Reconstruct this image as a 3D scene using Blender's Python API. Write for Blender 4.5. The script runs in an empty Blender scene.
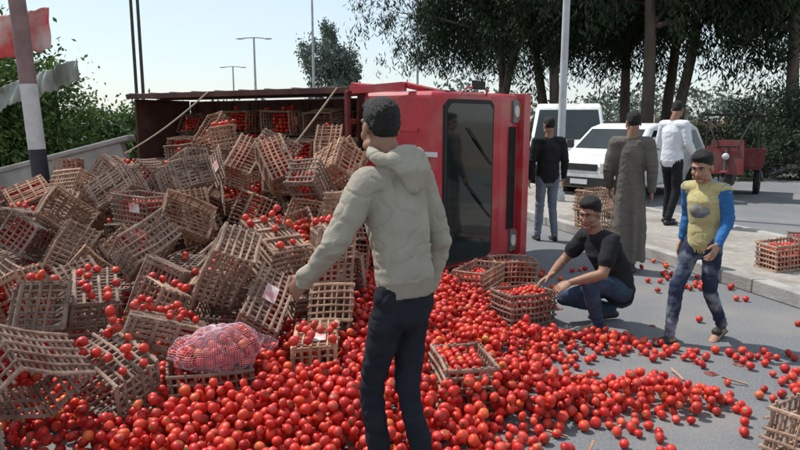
import bpy, bmesh, math, random, time
import numpy as np
from mathutils import Vector, Matrix, Euler, noise
from mathutils.bvhtree import BVHTree
random.seed(11); rng=np.random.default_rng(11)
T0=time.time()
scene=bpy.context.scene
COL=scene.collection
V=Vector
# ------------------------------------------------------------------ materials
def mat(name,c1,c2=None,scale=6,rough=.7,bump=0,bscale=40,metal=0,objrand=0,spec=.4,detail=6,coat=0,c3=None,c3scale=1.2,c3amt=.5,stretch=None):
    m=bpy.data.materials.new(name); m.use_nodes=True
    nt=m.node_tree; N=nt.nodes; L=nt.links; p=N['Principled BSDF']
    p.inputs['Roughness'].default_value=rough; p.inputs['Metallic'].default_value=metal
    p.inputs['Specular IOR Level'].default_value=spec
    p.inputs['Coat Weight'].default_value=coat
    tc=N.new('ShaderNodeTexCoord'); src=tc.outputs['Object']
    if stretch:
        mp=N.new('ShaderNodeMapping'); mp.inputs['Scale'].default_value=stretch
        L.new(src,mp.inputs[0]); src=mp.outputs[0]
    if c2 is None: c2=tuple(x*.8 for x in c1)
    nz=N.new('ShaderNodeTexNoise'); nz.inputs['Scale'].default_value=scale; nz.inputs['Detail'].default_value=detail
    L.new(src,nz.inputs['Vector'])
    cr=N.new('ShaderNodeValToRGB'); cr.color_ramp.elements[0].position=.35; cr.color_ramp.elements[1].position=.65
    cr.color_ramp.elements[0].color=(*c1,1); cr.color_ramp.elements[1].color=(*c2,1)
    L.new(nz.outputs['Fac'],cr.inputs[0]); out=cr.outputs[0]
    if c3:
        n3=N.new('ShaderNodeTexNoise'); n3.inputs['Scale'].default_value=c3scale; n3.inputs['Detail'].default_value=5
        L.new(src,n3.inputs['Vector'])
        r3=N.new('ShaderNodeValToRGB'); r3.color_ramp.elements[0].position=.48; r3.color_ramp.elements[1].position=.66
        r3.color_ramp.elements[0].color=(0,0,0,1); r3.color_ramp.elements[1].color=(c3amt,)*3+(1,)
        L.new(n3.outputs['Fac'],r3.inputs[0])
        mx=N.new('ShaderNodeMix'); mx.data_type='RGBA'; mx.inputs[7].default_value=(*c3,1)
        L.new(r3.outputs[0],mx.inputs[0]); L.new(out,mx.inputs[6]); out=mx.outputs[2]
    if objrand:
        oi=N.new('ShaderNodeObjectInfo'); mr=N.new('ShaderNodeMapRange')
        mr.inputs[3].default_value=1-objrand; mr.inputs[4].default_value=1+objrand
        L.new(oi.outputs['Random'],mr.inputs[0])
        hs=N.new('ShaderNodeHueSaturation'); L.new(mr.outputs[0],hs.inputs['Value']); L.new(out,hs.inputs['Color'])
        m2=N.new('ShaderNodeMath'); m2.operation='MULTIPLY_ADD'; m2.inputs[1].default_value=.3; m2.inputs[2].default_value=.8
        L.new(oi.outputs['Random'],m2.inputs[0]); L.new(m2.outputs[0],hs.inputs['Saturation'])
        out=hs.outputs[0]
    L.new(out,p.inputs['Base Color'])
    if bump:
        nb=N.new('ShaderNodeTexNoise'); nb.inputs['Scale'].default_value=bscale; nb.inputs['Detail'].default_value=8
        L.new(src,nb.inputs['Vector'])
        b=N.new('ShaderNodeBump'); b.inputs['Strength'].default_value=bump; b.inputs['Distance'].default_value=.02
        L.new(nb.outputs['Fac'],b.inputs['Height']); L.new(b.outputs[0],p.inputs['Normal'])
    return m
def attr_mat(name,stops,rough=.6,trans=0,pole=None,spec=.4,dust=None):
    m=bpy.data.materials.new(name); m.use_nodes=True
    nt=m.node_tree; N=nt.nodes; L=nt.links; p=N['Principled BSDF']
    p.inputs['Roughness'].default_value=rough; p.inputs['Specular IOR Level'].default_value=spec
    a=N.new('ShaderNodeAttribute'); a.attribute_name='tint'
    cr=N.new('ShaderNodeValToRGB'); el=cr.color_ramp.elements
    el[0].position=stops[0][0]; el[0].color=(*stops[0][1],1); el[1].position=stops[-1][0]; el[1].color=(*stops[-1][1],1)
    for s in stops[1:-1]:
        e=el.new(s[0]); e.color=(*s[1],1)
    L.new(a.outputs['Fac'],cr.inputs[0]); out=cr.outputs[0]
    if dust:
        tc=N.new('ShaderNodeTexCoord'); nz=N.new('ShaderNodeTexNoise'); nz.inputs['Scale'].default_value=18; nz.inputs['Detail'].default_value=6
        L.new(tc.outputs['Object'],nz.inputs['Vector']); r=N.new('ShaderNodeMapRange'); r.inputs[1].default_value=.48; r.inputs[2].default_value=.75; r.inputs[3].default_value=0; r.inputs[4].default_value=.5
        L.new(nz.outputs['Fac'],r.inputs[0]); mx=N.new('ShaderNodeMix'); mx.data_type='RGBA'; mx.inputs[7].default_value=(*dust,1)
        L.new(r.outputs[0],mx.inputs[0]); L.new(out,mx.inputs[6]); out=mx.outputs[2]
        r2=N.new('ShaderNodeMapRange'); r2.inputs[3].default_value=rough-.08; r2.inputs[4].default_value=rough+.3; L.new(nz.outputs['Fac'],r2.inputs[0]); L.new(r2.outputs[0],p.inputs['Roughness'])
    if pole:
        b=N.new('ShaderNodeAttribute'); b.attribute_name='pole'
        r=N.new('ShaderNodeValToRGB'); r.color_ramp.elements[0].position=.45; r.color_ramp.elements[1].position=.8
        L.new(b.outputs['Fac'],r.inputs[0])
        mx=N.new('ShaderNodeMix'); mx.data_type='RGBA'; mx.inputs[7].default_value=(*pole,1)
        L.new(r.outputs[0],mx.inputs[0]); L.new(out,mx.inputs[6]); out=mx.outputs[2]
    L.new(out,p.inputs['Base Color'])
    if trans:
        tr=N.new('ShaderNodeBsdfTranslucent'); L.new(out,tr.inputs[0])
        ms=N.new('ShaderNodeMixShader'); ms.inputs[0].default_value=trans
        L.new(p.outputs[0],ms.inputs[1]); L.new(tr.outputs[0],ms.inputs[2])
        L.new(ms.outputs[0],N['Material Output'].inputs[0])
    return m
# ------------------------------------------------------------------ mesh helpers
def perp(t,ref):
    a=ref-t*ref.dot(t)
    if a.length<1e-4: a=V((.3,.9,.1))-t*t.dot(V((.3,.9,.1)))
    return a.normalized()
def tube(pts,rad,ref=(1,0,0),n=14,dome=True):
    pts=[V(p) for p in pts]; ref=V(ref); vs=[];fs=[]
    rad=[(r,r) if not isinstance(r,(tuple,list)) else r for r in rad]
    k=len(pts); rings=[]
    tg=[]
    for i in range(k):
        t=(pts[min(i+1,k-1)]-pts[max(i-1,0)])
        tg.append(t.normalized() if t.length>1e-6 else V((0,0,1)))
    def ring(c,t,ra,rb):
        a=perp(t,ref); b=t.cross(a)
        rings.append(len(vs))
        for j in range(n):
            th=2*math.pi*j/n
            vs.append(c+a*(math.cos(th)*ra)+b*(math.sin(th)*rb))
    r0=min(rad[0]) ; r1=min(rad[-1])
    if dome:
        for s in (.94,.6): ring(pts[0]-tg[0]*r0*s,tg[0],rad[0][0]*math.sqrt(1-s*s),rad[0][1]*math.sqrt(1-s*s))
    for i in range(k): ring(pts[i],tg[i],*rad[i])
    if dome:
        for s in (.6,.94): ring(pts[-1]+tg[-1]*r1*s,tg[-1],rad[-1][0]*math.sqrt(1-s*s),rad[-1][1]*math.sqrt(1-s*s))
    for i in range(len(rings)-1):
        a,b=rings[i],rings[i+1]
        for j in range(n):
            j2=(j+1)%n; fs.append((a+j,a+j2,b+j2,b+j))
    fs.append(tuple(range(n-1,-1,-1))); l=rings[-1]; fs.append(tuple(l+j for j in range(n)))
    return vs,fs
def ell(c,r,R=None,n=14,k=9):
    vs=[];fs=[]; R=R or Matrix.Identity(3); c=V(c)
    for i in range(1,k):
        ph=math.pi*i/k
        for j in range(n):
            th=2*math.pi*j/n
            vs.append(c+R@V((r[0]*math.sin(ph)*math.cos(th),r[1]*math.sin(ph)*math.sin(th),-r[2]*math.cos(ph))))
    for i in range(k-2):
        for j in range(n):
            j2=(j+1)%n; a=i*n; b=a+n; fs.append((a+j,a+j2,b+j2,b+j))
    s=len(vs); vs.append(c+R@V((0,0,-r[2]))); vs.append(c+R@V((0,0,r[2])))
    for j in range(n):
        j2=(j+1)%n; fs.append((s,j2,j)); a=(k-2)*n; fs.append((s+1,a+j,a+j2))
    return vs,fs
class MB:
    def __init__(s): s.v=[];s.f=[];s.m=[]
    def add(s,vf,mi=0,M=None):
        o=len(s.v); vs,fs=vf
        s.v+= [tuple(M@V(x)) for x in vs] if M else [tuple(x) for x in vs]
        s.f+=[tuple(i+o for i in f) for f in fs]; s.m+=[mi]*len(fs); return s
    def box(s,c,d,mi=0,M=None,R=None):
        vs=[V((x*d[0]/2,y*d[1]/2,z*d[2]/2)) for x in(-1,1) for y in(-1,1) for z in(-1,1)]
        if R: vs=[R@x for x in vs]
        vs=[x+V(c) for x in vs]
        fs=[(0,1,3,2),(4,6,7,5),(0,4,5,1),(2,3,7,6),(0,2,6,4),(1,5,7,3)]
        return s.add((vs,fs),mi,M)
    def bar(s,a,b,w,h,mi=0,up=(0,0,1)):
        a=V(a);b=V(b); t=(b-a).normalized(); z=perp(t,V(up)); y=z.cross(t)
        R=Matrix((t,y,z)).transposed()
        return s.box((a+b)/2,((b-a).length,w,h),mi,R=R)
    def cyl(s,a,b,ra,rb=None,n=14,mi=0):
        return s.add(tube([a,b],[ra,rb if rb is not None else ra],n=n,dome=False),mi)
    def tube(s,pts,rad,mi=0,n=10,ref=(1,0,0)):
        return s.add(tube(pts,rad,n=n,ref=ref,dome=False),mi)
    def prism(s,prof,y0,y1,mi=0,hw=None):
        n=len(prof); vs=[]
        for sgn,y in((-1,y0),(1,y1)):
            for x,z in prof:
                yy=y if hw is None else sgn*hw(x,z)
                vs.append(V((x,yy,z)))
        fs=[tuple(range(n)),tuple(range(2*n-1,n-1,-1))]
        for i in range(n):
            j=(i+1)%n; fs.append((i,i+n,j+n,j))
        return s.add((vs,fs),mi)
    def obj(s,name,mats,parent=None,smooth=False,bevel=0,seg=2,link=True,fix=True):
        me=bpy.data.meshes.new(name); me.from_pydata(s.v,[],s.f)
        for m in (mats if isinstance(mats,(list,tuple)) else [mats]): me.materials.append(m)
        me.polygons.foreach_set('material_index',s.m)
        if fix:
            bm=bmesh.new(); bm.from_mesh(me); bmesh.ops.recalc_face_normals(bm,faces=bm.faces); bm.to_mesh(me); bm.free()
        if smooth: me.polygons.foreach_set('use_smooth',[True]*len(me.polygons))
        if not link: return me
        ob=bpy.data.objects.new(name,me); COL.objects.link(ob)
        if parent: ob.parent=parent
        if bevel:
            b=ob.modifiers.new('b','BEVEL'); b.width=bevel; b.segments=seg; b.limit_method='ANGLE'; b.angle_limit=math.radians(35)
        return ob
def empty(name,M=None,parent=None):
    e=bpy.data.objects.new(name,None); COL.objects.link(e); e.empty_display_size=.1
    if M: e.matrix_world=M
    if parent: e.parent=parent
    return e
def np_mesh(name,vt,loops,totals,matl,attrs={},smooth=True):
    me=bpy.data.meshes.new(name); me.vertices.add(len(vt)); me.vertices.foreach_set('co',vt.astype(np.float32).ravel())
    me.loops.add(len(loops)); me.loops.foreach_set('vertex_index',loops.astype(np.int32))
    me.polygons.add(len(totals)); st=np.concatenate([[0],np.cumsum(totals)[:-1]])
    me.polygons.foreach_set('loop_start',st.astype(np.int32)); me.polygons.foreach_set('loop_total',totals.astype(np.int32))
    me.polygons.foreach_set('use_smooth',[smooth]*len(totals))
    me.update(calc_edges=True); me.validate()
    me.materials.append(matl)
    for k,(dom,val) in attrs.items():
        a=me.attributes.new(k,'FLOAT',dom); a.data.foreach_set('value',val.astype(np.float32))
    return me
# ------------------------------------------------------------------ world, sun, camera
EL=57
SUN=V((-.80,.50,0)).normalized()*math.cos(math.radians(EL))+V((0,0,math.sin(math.radians(EL))))
w=bpy.data.worlds.new("World"); scene.world=w; w.use_nodes=True
nt=w.node_tree; bg=nt.nodes['Background']; sk=nt.nodes.new('ShaderNodeTexSky'); sk.sky_type='NISHITA'
sk.sun_disc=False; sk.sun_elevation=math.radians(EL); sk.sun_rotation=math.atan2(SUN.x,SUN.y)
sk.dust_density=.6; sk.air_density=1.3; sk.ozone_density=2.0; sk.altitude=0
mx=nt.nodes.new('ShaderNodeMix'); mx.data_type='RGBA'; mx.inputs[0].default_value=.6; mx.inputs[7].default_value=(5.3,6.1,6.8,1)
nt.links.new(sk.outputs[0],mx.inputs[6]); nt.links.new(mx.outputs[2],bg.inputs[0]); bg.inputs[1].default_value=.15
sl=bpy.data.lights.new('sun','SUN'); sl.energy=5.0; sl.angle=math.radians(.5); sl.color=(1,.975,.935)
so=bpy.data.objects.new('sun',sl); COL.objects.link(so); so.rotation_euler=SUN.to_track_quat('Z','Y').to_euler(); so.location=(0,0,20)
cam=bpy.data.cameras.new('camera'); cam.lens=28.8; cam.sensor_width=36; cam.clip_end=2000
co=bpy.data.objects.new('camera',cam); COL.objects.link(co); co.location=(0,0,1.65); co.rotation_euler=(math.radians(90-9.3),0,0); scene.camera=co
scene.view_settings.view_transform='Standard'; scene.view_settings.look='None'; scene.view_settings.exposure=0

# ------------------------------------------------------------------ ground
m_soil=mat('soil',(.22,.17,.12),(.30,.25,.19),scale=1.5,rough=.95,bump=.4,bscale=8,c3=(.10,.11,.05),c3scale=.15,c3amt=.6)
m_asph=mat('asphalt',(.125,.127,.134),(.185,.184,.186),scale=60,rough=.88,bump=.4,bscale=120,c3=(.25,.225,.195),c3scale=.9,c3amt=.6)
m_kerb=mat('kerb_concrete',(.30,.285,.26),(.38,.36,.33),scale=6,rough=.9,bump=.3,bscale=40,c3=(.16,.14,.12),c3scale=2,c3amt=.5)
m_pave=mat('median_paving',(.26,.235,.20),(.34,.31,.27),scale=12,rough=.95,bump=.4,bscale=30,c3=(.15,.12,.09),c3scale=1.3,c3amt=.6)
b=MB(); b.add(([(-500,-500,-.02),(500,-500,-.02),(500,500,-.02),(-500,500,-.02)],[(0,1,2,3)])); b.obj('ground',m_soil)
b=MB(); b.add(([(-9,-30,0),(15,-30,0),(11,90,0),(-16,90,0)],[(0,1,2,3)])); b.obj('road',m_asph)
def ml(y): return 3.5-(y-5.6)*.27
b=MB()
ys=[-6+i*1.0 for i in range(47)]
for i in range(len(ys)-1):
    y0,y1=ys[i]+.006,ys[i+1]-.006
    for off,wd in((0,.16),(2.25,.16)):
        x0,x1=ml(y0)+off,ml(y1)+off
        vs=[(x0,y0,0),(x0+wd,y0,0),(x1+wd,y1,0),(x1,y1,0),(x0,y0,.14),(x0+wd,y0,.14),(x1+wd,y1,.14),(x1,y1,.14)]
        b.add((vs,[(0,3,2,1),(4,5,6,7),(0,1,5,4),(1,2,6,5),(2,3,7,6),(3,0,4,7)]))
mp=empty('median_pavement')
b.obj('kerb_stones',m_kerb,mp,bevel=.012)
b=MB(); y0,y1=-6,40
vs=[(ml(y0)+.16,y0,.0),(ml(y0)+2.25,y0,0),(ml(y1)+2.25,y1,0),(ml(y1)+.16,y1,0)]; vs+=[(x,y,.132) for x,y,_ in vs]
b.add((vs,[(0,3,2,1),(4,5,6,7),(0,1,5,4),(1,2,6,5),(2,3,7,6),(3,0,4,7)])); b.obj('paving',m_pave,mp)

# ------------------------------------------------------------------ truck (lying on its right side, roof to camera)
h=V((.848,-.53,0)).normalized(); u=V((-.53,-.848,0)).normalized(); TP=V((1.70,8.37,0))
MT=Matrix(((h.x,0,u.x,TP.x),(h.y,0,u.y,TP.y),(0,1,0,0),(0,0,0,1)))
m_red=mat('red_truck_paint',(.50,.026,.038),(.42,.02,.032),scale=3,rough=.42,spec=.5,coat=.12,c3=(.40,.15,.12),c3scale=2.5,c3amt=.6,bump=.06,bscale=5)
m_dkred=mat('bed_brown_steel',(.10,.036,.028),(.06,.028,.024),scale=5,rough=.8,c3=(.16,.08,.05),c3scale=3,c3amt=.5,bump=.2)
m_glass=mat('dark_glass',(.012,.016,.016),(.02,.026,.024),scale=2,rough=.06,spec=.6)
m_rub=mat('black_rubber',(.018,.018,.018),(.03,.028,.026),rough=.8,bump=.2)
m_stl=mat('grey_steel',(.25,.25,.25),(.16,.15,.14),rough=.45,metal=.7,c3=(.12,.07,.04),c3scale=4)
m_chs=mat('chassis_steel',(.04,.038,.036),(.07,.055,.045),rough=.8,bump=.2)
m_lamp=mat('lamp_lens',(.6,.6,.58),(.5,.5,.48),rough=.12)
m_org=mat('indicator_lens',(.6,.18,.02),rough=.2)
m_wpaint=mat('white_paint',(.72,.72,.70),(.62,.61,.58),rough=.35,c3=(.45,.42,.36),c3scale=3,c3amt=.4)
truck=empty('overturned_truck',MT)
Wd=1.95
b=MB()
prof=[(-1.12,.52),(.02,.52),(.09,.66),(.10,1.0),(.07,1.15),(.0,1.28),(-.17,2.08),(-.27,2.17),(-.5,2.20),(-1.12,2.20)]
b.prism(prof,.03,Wd,0); cab=b.obj('cab',m_red,truck,bevel=.07,seg=4); 
def frontpt(z,y,off=0):
    x=.0+(-.17)*(z-1.28)/(2.08-1.28); nx,nz=.978,.208
    return (x+nx*off,y,z+nz*off)
def plate(pts_in,off0,off1,mi,b):
    n=len(pts_in); vs=[frontpt(z,y,off0) for z,y in pts_in]+[frontpt(z,y,off1) for z,y in pts_in]
    fs=[tuple(range(n)),tuple(range(2*n-1,n-1,-1))]+[(i,(i+1)%n,(i+1)%n+n,i+n) for i in range(n)]
    b.add((vs,fs),mi)
b=MB()
def rr(z0,z1,y0,y1,c):
    return [(z0+c,y0),(z0,y0+c),(z0,y1-c),(z0+c,y1),(z1-c,y1),(z1,y1-c),(z1,y0+c),(z1-c,y0)]
plate(rr(1.22,2.08,.10,Wd-.08,.07),-.02,.012,0,b)
b.obj('windshield_rubber',m_rub,truck,bevel=.006)
b=MB(); plate(rr(1.265,2.035,.145,Wd-.125,.06),-.01,.016,0,b); b.obj('windshield',m_glass,truck)
b=MB()
for y in(.55,1.15):
    b.bar(frontpt(1.28,y,.03),frontpt(1.62,y+.30,.03),.014,.01,0)
    b.bar(frontpt(1.45,y+.16,.035),frontpt(1.72,y+.42,.035),.014,.014,0)
b.box((.11,Wd/2,.92),(.03,1.2,.16),0)
for k in range(4): b.box((.13,Wd/2,.86+k*.04),(.012,1.2,.014),0)
b.box((.10,Wd/2,.60),(.14,Wd+.02,.20),4)
for y in(.22,Wd-.2):
    b.box((.105,y,.83),(.04,.26,.17),2); b.cyl((.10,y,.83),(.135,y,.83),.07,.07,16,1)
    b.box((.105,y,.70),(.03,.2,.05),3)
b.obj('grille_bumper_lights',[m_rub,m_lamp,m_stl,m_org,m_red],truck,bevel=.012)
b=MB()
for y,s in((Wd+.002,1),(.028,-1)):
    b.box((-.50,y,1.68),(.62,.012,.62),1)
    b.box((-.50,y+s*.004,1.68),(.54,.012,.54),0)
    for x in(-.14,-.90): b.box((x,y,1.15),(.012,.008,1.1),1)
    b.box((-.52,y,.60),(.76,.008,.012),1)
    b.box((-.82,y+s*.012,1.25),(.14,.03,.04),1)
    b.box((-.45,y-s*.05,.44),(.6,.12,.06),1)
b.obj('doors_and_windows',[m_glass,m_rub],truck,bevel=.004)
b=MB()
for y in(.35,.75,1.15,1.55): b.box((-.72,y,2.203),(.62,.035,.014),0)
b.box((-.35,1.30,2.212),(.35,.05,.02),1)
b.bar((-1.16,Wd+.02,2.28),(-.55,Wd+.05,2.24),.08,.10,0)
b.bar((-1.16,Wd+.05,1.5),(-1.16,Wd+.05,2.32),.06,.09,0)
b.bar((-.55,Wd+.06,2.2),(-.42,Wd+.0,1.7),.05,.07,0)
y=Wd
b.tube([(-.08,y-.04,1.9),(-.02,y+.03,1.88),(.0,y+.05,1.7),(-.0,y+.03,1.4),(-.03,y-.04,1.35)],[.011]*5,0)
b.box((.0,y+.07,1.62),(.04,.09,.26),2)
b.obj('roof_trim_and_mirror',[m_red,m_wpaint,m_rub],truck,bevel=.01)
b=MB()
bx0,bx1=-5.3,-1.30
b.box(((bx0+bx1)/2,Wd/2,.98),(bx1-bx0,Wd-.02,.05),0)
for x in np.arange(bx0+.15,bx1,.38): b.box((x,Wd/2,1.012),(.05,Wd-.1,.018),1)
for y,s in((.03,-1),(Wd+.03,1)):
    b.box(((bx0+bx1)/2,y,1.55),(bx1-bx0,.035,1.08),0)
    for x in np.arange(bx0+.03,bx1+.01,.44): b.box((x,y+s*.035,1.55),(.06,.035,1.1),1)
    b.box(((bx0+bx1)/2,y+s*.005,2.11),(bx1-bx0+.04,.07,.05),0)
    b.box(((bx0+bx1)/2,y-s*.03,1.60),(bx1-bx0+.04,.02,.04),1)
for y in np.linspace(.05,Wd-.0,7): b.box((bx1+.04,y,1.62),(.05,.06,1.32),2)
for z in(1.1,1.4,1.7,2.0,2.28): b.box((bx1+.045,Wd/2,z),(.045,Wd+.02,.06),2)
b.box((bx1+.085,Wd/2,1.55),(.012,Wd,1.2),0)
b.box((bx0-.02,Wd/2,1.5),(.035,Wd,.98),0)
m_hb=mat('headboard_red_brown',(.20,.035,.03),(.12,.03,.025),rough=.7,bump=.2)
b.obj('cargo_bed',[m_dkred,m_chs,m_hb],truck,bevel=.006)
b=MB()
for y in(.6,1.33): b.box((-2.65,y,.78),(5.2,.08,.18),0)
for x in(-.6,-1.7,-3.0,-4.4,-5.1): b.box((x,Wd/2,.78),(.08,.66,.12),0)
b.box((-2.1,1.6,.68),(.9,.42,.35),1); b.cyl((-4.0,.2,.42),(-4.0,1.73,.42),.06,.06,12,0); b.cyl((-.55,.2,.42),(-.55,1.73,.42),.045,.045,12,0)
b.add(ell((-4.0,Wd/2,.42),(.16,.18,.16)),0); b.tube([(-.8,Wd/2,.6),(-4.0,Wd/2,.45)],[.04,.04],0)
b.obj('chassis',[m_chs,m_stl],truck,bevel=.008)
def wheel(bm_,c,r,wd,axis,mt=0,mr=1):
    ax=V(axis).normalized(); c=V(c); pr=[(.62,-.5),(.92,-.5),(1,-.36),(1,.36),(.92,.5),(.62,.5)]
    n=24; a=perp(ax,V((0,0,1))); bb=ax.cross(a); vs=[];fs=[]
    for i in range(n):
        th=2*math.pi*i/n; d=a*math.cos(th)+bb*math.sin(th)
        for q,w_ in pr: vs.append(c+d*(q*r)+ax*(w_*wd))
    k=len(pr)
    for i in range(n):
        i2=(i+1)%n
        for j in range(k): j2=(j+1)%k; fs.append((i*k+j,i*k+j2,i2*k+j2,i2*k+j))
    bm_.add((vs,fs),mt)
    bm_.cyl(c-ax*wd*.3,c+ax*wd*.3,r*.63,r*.63,20,mr); bm_.cyl(c-ax*wd*.45,c+ax*wd*.45,r*.22,r*.2,12,mr)
b=MB()
for x,ys_ in((-.55,(.17,1.76)),(-4.0,(.13,.38,1.55,1.80))):
    for y in ys_: wheel(b,(x,y,.42),.41,.22,(0,1,0))
b.obj('wheels',[m_rub,m_stl],truck,smooth=False,bevel=.006)
def tw(x,y,z): return MT@V((x,y,z))

# ------------------------------------------------------------------ tomatoes base
m_tom=attr_mat('tomato_skin',[(0,(.34,.010,.008)),(.35,(.56,.018,.012)),(.7,(.64,.045,.016)),(.92,(.66,.15,.03)),(1,(.42,.30,.06))],rough=.33,pole=(.06,.12,.02),spec=.4,dust=(.48,.17,.11))
def tom_base(nu,nv):
    vs=[];pl=[];loops=[];tot=[]
    for i in range(nv+1):
        ph=math.pi*i/nv
        cnt=1 if i in(0,nv) else nu
        for j in range(cnt):
            th=2*math.pi*j/nu; rr_=math.sin(ph)*(1+.03*math.cos(5*th)); z=math.cos(ph)*.84
            if z>0: z-=.17*math.exp(-(rr_/.28)**2)
            vs.append((rr_*math.cos(th),rr_*math.sin(th),z)); pl.append(1.0 if i==0 else (.55 if i==1 else 0))
    def idx(i,j): return 0 if i==0 else (1+(i-1)*nu+j%nu if i<nv else 1+(nv-1)*nu)
    for i in range(nv):
        for j in range(nu):
            if i==0: f=(0,idx(1,j),idx(1,j+1))
            elif i==nv-1: f=(idx(i,j),idx(nv,0),idx(i,j+1))
            else: f=(idx(i,j),idx(i+1,j),idx(i+1,j+1),idx(i,j+1))
            loops+=f; tot.append(len(f))
    return np.array(vs),np.array(pl),np.array(loops),np.array(tot)
def rand_rot(n):
    q=rng.normal(size=(n,4)); q/=np.linalg.norm(q,axis=1)[:,None]; w_,x,y,z=q.T
    return np.stack([np.stack([1-2*(y*y+z*z),2*(x*y-z*w_),2*(x*z+y*w_)],1),np.stack([2*(x*y+z*w_),1-2*(x*x+z*z),2*(y*z-x*w_)],1),np.stack([2*(x*z-y*w_),2*(y*z+x*w_),1-2*(x*x+y*y)],1)],1)
def tomatoes_mesh(name,C,Rr,nu=12,nv=8):
    C=np.array(C);Rr=np.array(Rr); n=len(C); bv,pl,lp,tt=tom_base(nu,nv)
    R=rand_rot(n); sc=rng.uniform(.90,1.06,size=(n,1,3)); sc[:,:,2]*=rng.uniform(.86,1.16,size=(n,1))
    vt=np.einsum('nij,nkj->nki',R,bv[None]*sc)*Rr[:,None,None]+C[:,None,:]
    loops=(lp[None,:]+np.arange(n)[:,None]*len(bv)).ravel(); tot=np.tile(tt,n)
    tint=np.repeat(np.clip(rng.beta(1.5,2.6,n),0,1),len(bv)); has=rng.random(n)<.4
    pole=(pl[None,:]*has[:,None]).ravel()
    return np_mesh(name,vt.reshape(-1,3),loops,tot,m_tom,{'tint':('POINT',tint),'pole':('POINT',pole)})
# ------------------------------------------------------------------ crates
m_crate=mat('palm_rib_wood',(.41,.265,.185),(.28,.17,.115),scale=14,rough=.88,bump=.35,bscale=60,objrand=.32,c3=(.14,.075,.05),c3scale=5,c3amt=.7)
m_label=mat('paper_label',(.68,.66,.62),(.5,.10,.09),scale=9,rough=.7)
CL,CW,CH=.47,.32,.285
def crate_mesh(seed,label):
    r=random.Random(seed); b=MB(); j=lambda a: r.uniform(-a,a)
    def rib(a,c,w,t,sag=.006):
        a=V(a);c=V(c); o=V((j(sag),j(sag),j(sag))); m=(a+c)/2+o; b.add(tube([a,m,c],[(w,t)]*3,ref=(.02,.03,1) if abs((c-a).normalized().z)<.5 else (1,0,0),n=6,dome=False))
    nl=6
    for k in range(nl):
        z=-CH/2+.016+k*(CH-.032)/(nl-1)
        edge=k in(0,nl-1)
        for s in(-1,1):
            for ax in(0,1):
                if not edge and r.random()<.06: continue
                th=(.0125 if edge else .0085)+j(.002)
                if ax==0: rib((-CL/2,s*(CW/2-.010)+j(.003),z+j(.006)),(CL/2,s*(CW/2-.010)+j(.003),z+j(.006)),th,.008)
                else: rib((s*(CL/2-.010)+j(.003),-CW/2+.012,z+j(.006)),(s*(CL/2-.010)+j(.003),CW/2-.012,z+j(.006)),th,.008)
    for s in(-1,1):
        for x in np.linspace(-CL/2+.022,CL/2-.022,11): 
            if r.random()>.06: rib((x+j(.006),s*(CW/2-.016),-CH/2),(x+j(.006),s*(CW/2-.016),CH/2+j(.014)),.0075,.0075,.003)
        for y in np.linspace(-CW/2+.03,CW/2-.03,7): 
            if r.random()>.06: rib((s*(CL/2-.016),y+j(.006),-CH/2),(s*(CL/2-.016),y+j(.006),CH/2+j(.014)),.0075,.0075,.003)
    for y in np.linspace(-CW/2+.025,CW/2-.025,9):
        if r.random()>.06: b.bar((-CL/2+.01,y+j(.006),-CH/2+.012),(CL/2-.01,y+j(.006),-CH/2+.012),.018+j(.004),.010)
    for x in(-.19,-.065,.065,.19): b.bar((x,-CW/2+.01,-CH/2+.002),(x,CW/2-.01,-CH/2+.002),.022,.008)
    if label:
        b.box((j(.1),CW/2+.002,j(.04)),(.13,.004,.09),1); b.box((CL/2+.002,j(.05),j(.04)),(.004,.10,.08),1)
    a1,a2,a3=j(.14),j(.12),j(.08)
    b.v=[(x+a1*z+.014*math.sin(y*9+seed),y+a2*z+a3*x*.4+.012*math.sin(x*8+seed),z+.010*math.sin(x*7+seed*2)) for x,y,z in b.v]
    return b.obj('crate_mesh',[m_crate,m_label],link=False)
crate_meshes=[crate_mesh(s,s%4==0) for s in range(10)]
def fill_mesh(seed,level,heap):
    r=random.Random(seed); C=[];R=[]
    for a in range(7):
        for c in range(5):
            for k in range(level+1):
                if 0<a<6 and 0<c<4 and 0<k<level-0: continue
                x=-.174+a*.058+r.uniform(-.006,.006); y=-.100+c*.050+r.uniform(-.005,.005); z=-.100+k*.050+r.uniform(-.006,.008)
                if k==level and r.random()<.12: continue
                C.append((x,y,z)); R.append(r.uniform(.025,.030))
    if heap:
        z0=-.100+level*.050
        for i in range(26):
            x=r.uniform(-.14,.14); y=r.uniform(-.075,.075); z=z0+.04+.015*(1-abs(x)/.2)
            if all((x-p[0])**2+(y-p[1])**2+(z-p[2])**2>.045**2 for p in C): C.append((x,y,z)); R.append(r.uniform(.025,.030))
    return tomatoes_mesh('tomato_fill',C,R,12,7)
fills=[fill_mesh(1,4,0),fill_mesh(2,3,1),fill_mesh(3,3,0),fill_mesh(4,2,0),fill_mesh(5,1,0)]
B0=TP+h*(-1.38)+u*1.03
specs=[]
TR=Matrix((h,V((0,0,1)),u)).transposed()
for si in range(7):
    for ti in range(3):
        for k in range(5):
            if random.random()<.05: continue
            if k==4 and random.random()<.55: continue
            s=.30+si*.535; t=.17+ti*.36
            p=B0-h*s+u*(t+random.uniform(0,.05)*k)+V((0,0,.18+k*.335))
            R=TR@Euler((random.uniform(-.06,.06),random.uniform(-.10,.10),random.uniform(-.05,.05))).to_matrix()
            specs.append((p,R))
BAG=(-1.08,3.50)
g=.50
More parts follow.
